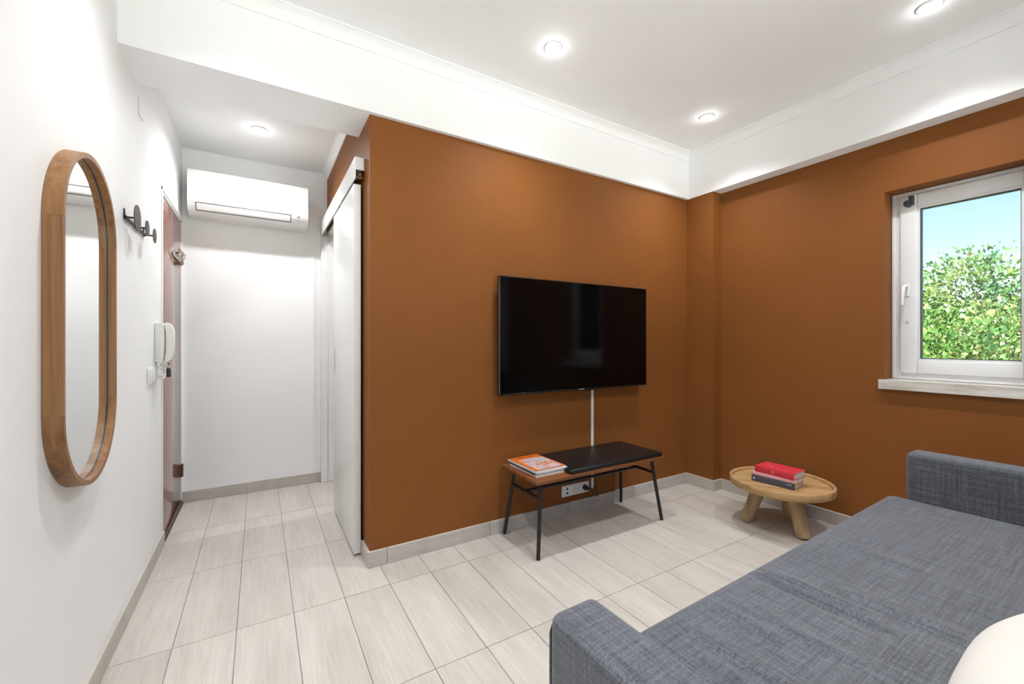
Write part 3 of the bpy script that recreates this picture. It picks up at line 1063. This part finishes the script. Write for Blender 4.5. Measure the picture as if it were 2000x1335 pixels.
# ------------------------------------------------------------------ sofa
sf = thing('sofa', 'long grey-blue woven sofa with a flat seat and low arms', 'sofa', (0.47, 0.733, 0), math.radians(1.5))
SX0, SX1 = 0.106, 2.080      # between the arms
SD = 1.06                    # depth, local y runs 0 (front) to -SD


def seat_mesh():
    r = 0.035
    xs = [SX0 + .001]
    xs += [SX0 + .001 + d for d in (.002, .006, .012, .020, .03)]
    n = 240
    xs += [SX0 + .04 + (SX1 - .04 - SX0 - .04) * k / n for k in range(n + 1)]
    xs += [SX1 - .001 - d for d in (.03, .020, .012, .006, .002)]
    xs += [SX1 - .001]
    ys = [0, -.001, -.003, -.007, -.013, -.022, -.035] + [-.05 - .873 * k / 90 for k in range(91)]
    z0 = 0.420
    ridges = [(0.850, -.03, -.33, .013, .012), (0.905, -.06, -.30, .007, .016), (0.600, -.06, -.22, .007, .018), (0.675, -.10, -.36, .005, .02),
              (0.470, -.08, -.30, .006, .02), (0.400, -.15, -.42, .005, .016), (1.30, -.05, -.3, .003, .03), (0.98, -.2, -.5, .005, .03)]
    rng = random.Random(3)
    waves = [(rng.uniform(2, 9), rng.uniform(2, 9), rng.uniform(0, 6), rng.uniform(.0005, .0014)) for _ in range(9)]

    def rnd(d):
        return 0 if d >= r else r - math.sqrt(max(0, r * r - (r - d) ** 2))
    vs_, fs_ = [], []
    for yy in ys:
        for xx in xs:
            z = z0
            df = -yy
            de = min(xx - SX0, SX1 - xx)
            z -= rnd(df) + .5 * rnd(de)
            fade = min(1, df / .05)
            for rx, ya, yb, amp, wd in ridges:
                c_ = rx + .10 * (yy - ya) * (.5 if rx < .8 else -.12)
                t = (yy - yb) / (ya - yb)
                if -.2 < t < 1.2:
                    e = max(0.0, min(1, min(t + .2, 1.2 - t) / .35))
                    e = e * e * (3 - 2 * e)
                    q_ = (xx - c_) / wd
                    z += fade * e * amp * (math.exp(-q_ * q_) - .5 * math.exp(-(q_ + 1.9) ** 2))
            for a, b, c_, am in waves:
                z += fade * am * math.sin(a * xx + b * yy + c_)
            vs_.append((xx, yy, z))
    nx, ny = len(xs), len(ys)
    for j in range(ny - 1):
        for i in range(nx - 1):
            fs_.append((j * nx + i, j * nx + i + 1, (j + 1) * nx + i + 1, (j + 1) * nx + i))
    border = [i for i in range(nx)] + [j * nx + nx - 1 for j in range(1, ny)] + [(ny - 1) * nx + i for i in range(nx - 2, -1, -1)] + [j * nx for j in range(ny - 2, 0, -1)]
    base = len(vs_)
    for i in border:
        vs_.append((vs_[i][0], vs_[i][1], 0.235))
    k = len(border)
    for i in range(k):
        fs_.append((border[i], border[(i + 1) % k], base + (i + 1) % k, base + i))
    fs_.append(tuple(range(base, base + k)))
    return MB().add(vs_, fs_)


seat_mesh().build('seat_cushion', 'fabric', sf, smooth=70)
MB().box(SX0 + .002, SX1 - .002, -SD + .02, -.03, .09, .234).build('base', 'fabric', sf, 0.012, 3)
for x0, x1, side, yf in ((-.008, SX0, -1, -.092), (SX1, SX1 + .125, 1, -.068)):
    m_ = MB().box(x0, x1, -SD, yf, .075, .628)
    arm = m_.build('arm', 'fabric', sf, 0.020, 4)
    xo = x0 + .004 if side < 0 else x1 - .004
    pts = [(xo, -SD + .03, .6155), (xo, yf - .026, .6155), (xo, yf - .010, .607), (xo, yf - .004, .590), (xo, yf - .004, .10)]
    MB().tube(pts, .0028, 6).build('piping', 'fabric', arm, smooth=60)
MB().box(SX0 + .002, SX1 - .002, -SD, -.925, .075, .78).build('backrest', 'fabric', sf, 0.03, 4)
for x in (.05, SX1 + .085):
    for y in (-.13, -SD + .06):
        MB().lathe([(.018, .0005), (.022, .075)], 14, (x, y, 0)).build('leg', 'black_metal', sf, smooth=40)

# ------------------------------------------------------------------ cream pillow
pw = MB()
nu, nv = 48, 48
PW, PH, PT = .24, .24, .10


def pillow_pt(u, v, s):
    # u,v in -1..1 on the square; squircle outline
    k = (1 - .5 * v * v) ** .5
    l_ = (1 - .5 * u * u) ** .5
    x_ = u * (.72 * 1 + .28 * k)
    y_ = v * (.72 * 1 + .28 * l_)
    t = ((1 - u ** 4) * (1 - v ** 4)) ** .55
    return (x_ * PW, s * PT * t, y_ * PH)


vs_, fs_ = [], []
for s in (1, -1):
    for j in range(nv + 1):
        for i in range(nu + 1):
            uu, vv = math.sin((i / nu - .5) * PI), math.sin((j / nv - .5) * PI)
            vs_.append(pillow_pt(uu, vv, s))
    o0 = 0 if s == 1 else (nu + 1) * (nv + 1)
    for j in range(nv):
        for i in range(nu):
            a = o0 + j * (nu + 1) + i
            fs_.append((a, a + 1, a + nu + 2, a + nu + 1))
pw.add(vs_, fs_)
po = pw.build('pillow', 'fleece', None, smooth=80, weld=True)
po.location = (1.15, 0.05, 0.592)
po.rotation_euler = (math.radians(50), 0, math.radians(3))
tag(po, 'soft cream pillow standing on the sofa seat', 'pillow')

# ------------------------------------------------------------------ outside: ground and trees
bal = MB().box(-2.2, 5.0, -4.6, YR - .2, -0.25, -0.03).build('added_balcony_floor', 'added_balcony')  # unseen sunlit slab, added to throw light up onto the ceiling
struct(bal, 'pale slab added outside the rear glazing to bounce sunlight')
gr = MB().box(-60, 90, -70, 70, -6.4, -6.0).build('ground', 'bounce_ground')  # pale surface put here as a bounce for the rear glazing
struct(gr, 'ground far below the window, made pale to bounce light')


def tree(x, y, ztop, r, label, mat, seed, n=9000, leaf=.16, nb=60):
    rng = random.Random(seed)
    t = thing('tree', label, 'tree', (x, y, -6.0), 0, 'trees outside the window')
    zt = ztop + 6.0
    MB().tube([(0, 0, -.05), (.1, .05, zt * .25), (0, .1, zt * .5), (.05, 0, zt * .8)], [.28, .22, .16, .06], 10).build('trunk', 'bark', t, smooth=60)
    vs_, fs_ = [], []
    blobs = []
    for k in range(nb):
        a = rng.uniform(0, 2 * PI)
        h = rng.uniform(-1, 1)
        q = math.sqrt(max(0, 1 - h * h))
        rr = rng.uniform(.55, 1.0)
        blobs.append((math.cos(a) * q * r * rr, math.sin(a) * q * r * rr, zt - r * 1.15 + h * r * 1.05 * rr, rng.uniform(.22, .40) * r))
    for k in range(n):
        bx_, by_, bz_, br_ = blobs[rng.randrange(len(blobs))]
        d = Vector((rng.gauss(0, 1), rng.gauss(0, 1), rng.gauss(0, 1))).normalized()
        p = Vector((bx_, by_, bz_)) + d * br_ * rng.uniform(.50, 1.05)
        ax = (d + Vector((rng.uniform(-.7, .7), rng.uniform(-.7, .7), rng.uniform(-.5, .9)))).normalized()
        sd = ax.cross(Vector((rng.uniform(-1, 1), rng.uniform(-1, 1), rng.uniform(-.3, .3)))).normalized()
        L = leaf * rng.uniform(.6, 1.35)
        W = L * rng.uniform(.24, .38)
        i0 = len(vs_)
        mid = p + ax * L * .5
        vs_ += [p, mid + sd * W, p + ax * L, mid - sd * W]
        fs_.append((i0, i0 + 1, i0 + 2, i0 + 3))
    me = bpy.data.meshes.new('crown')
    me.from_pydata([tuple(q_) for q_ in vs_], [], fs_)
    me.materials.append(M[mat])
    c_ = obj('crown', me, t)
    c_['kind'] = 'stuff'
    return t


tree(13.0, 2.5, 2.72, 3.3, 'leafy yellow-green tree filling most of the window view', 'leaf', 11, 150000, .095, 110)
tree(19.0, 6.9, 3.3, 2.4, 'darker green tree top low in the corner of the window by the handle', 'leaf2', 12, 30000, .15)
tree(13.0, -5.4, 3.2, 3.0, 'lighter tree crown beyond the window frame toward the picture edge', 'leaf', 13, 20000, .14)
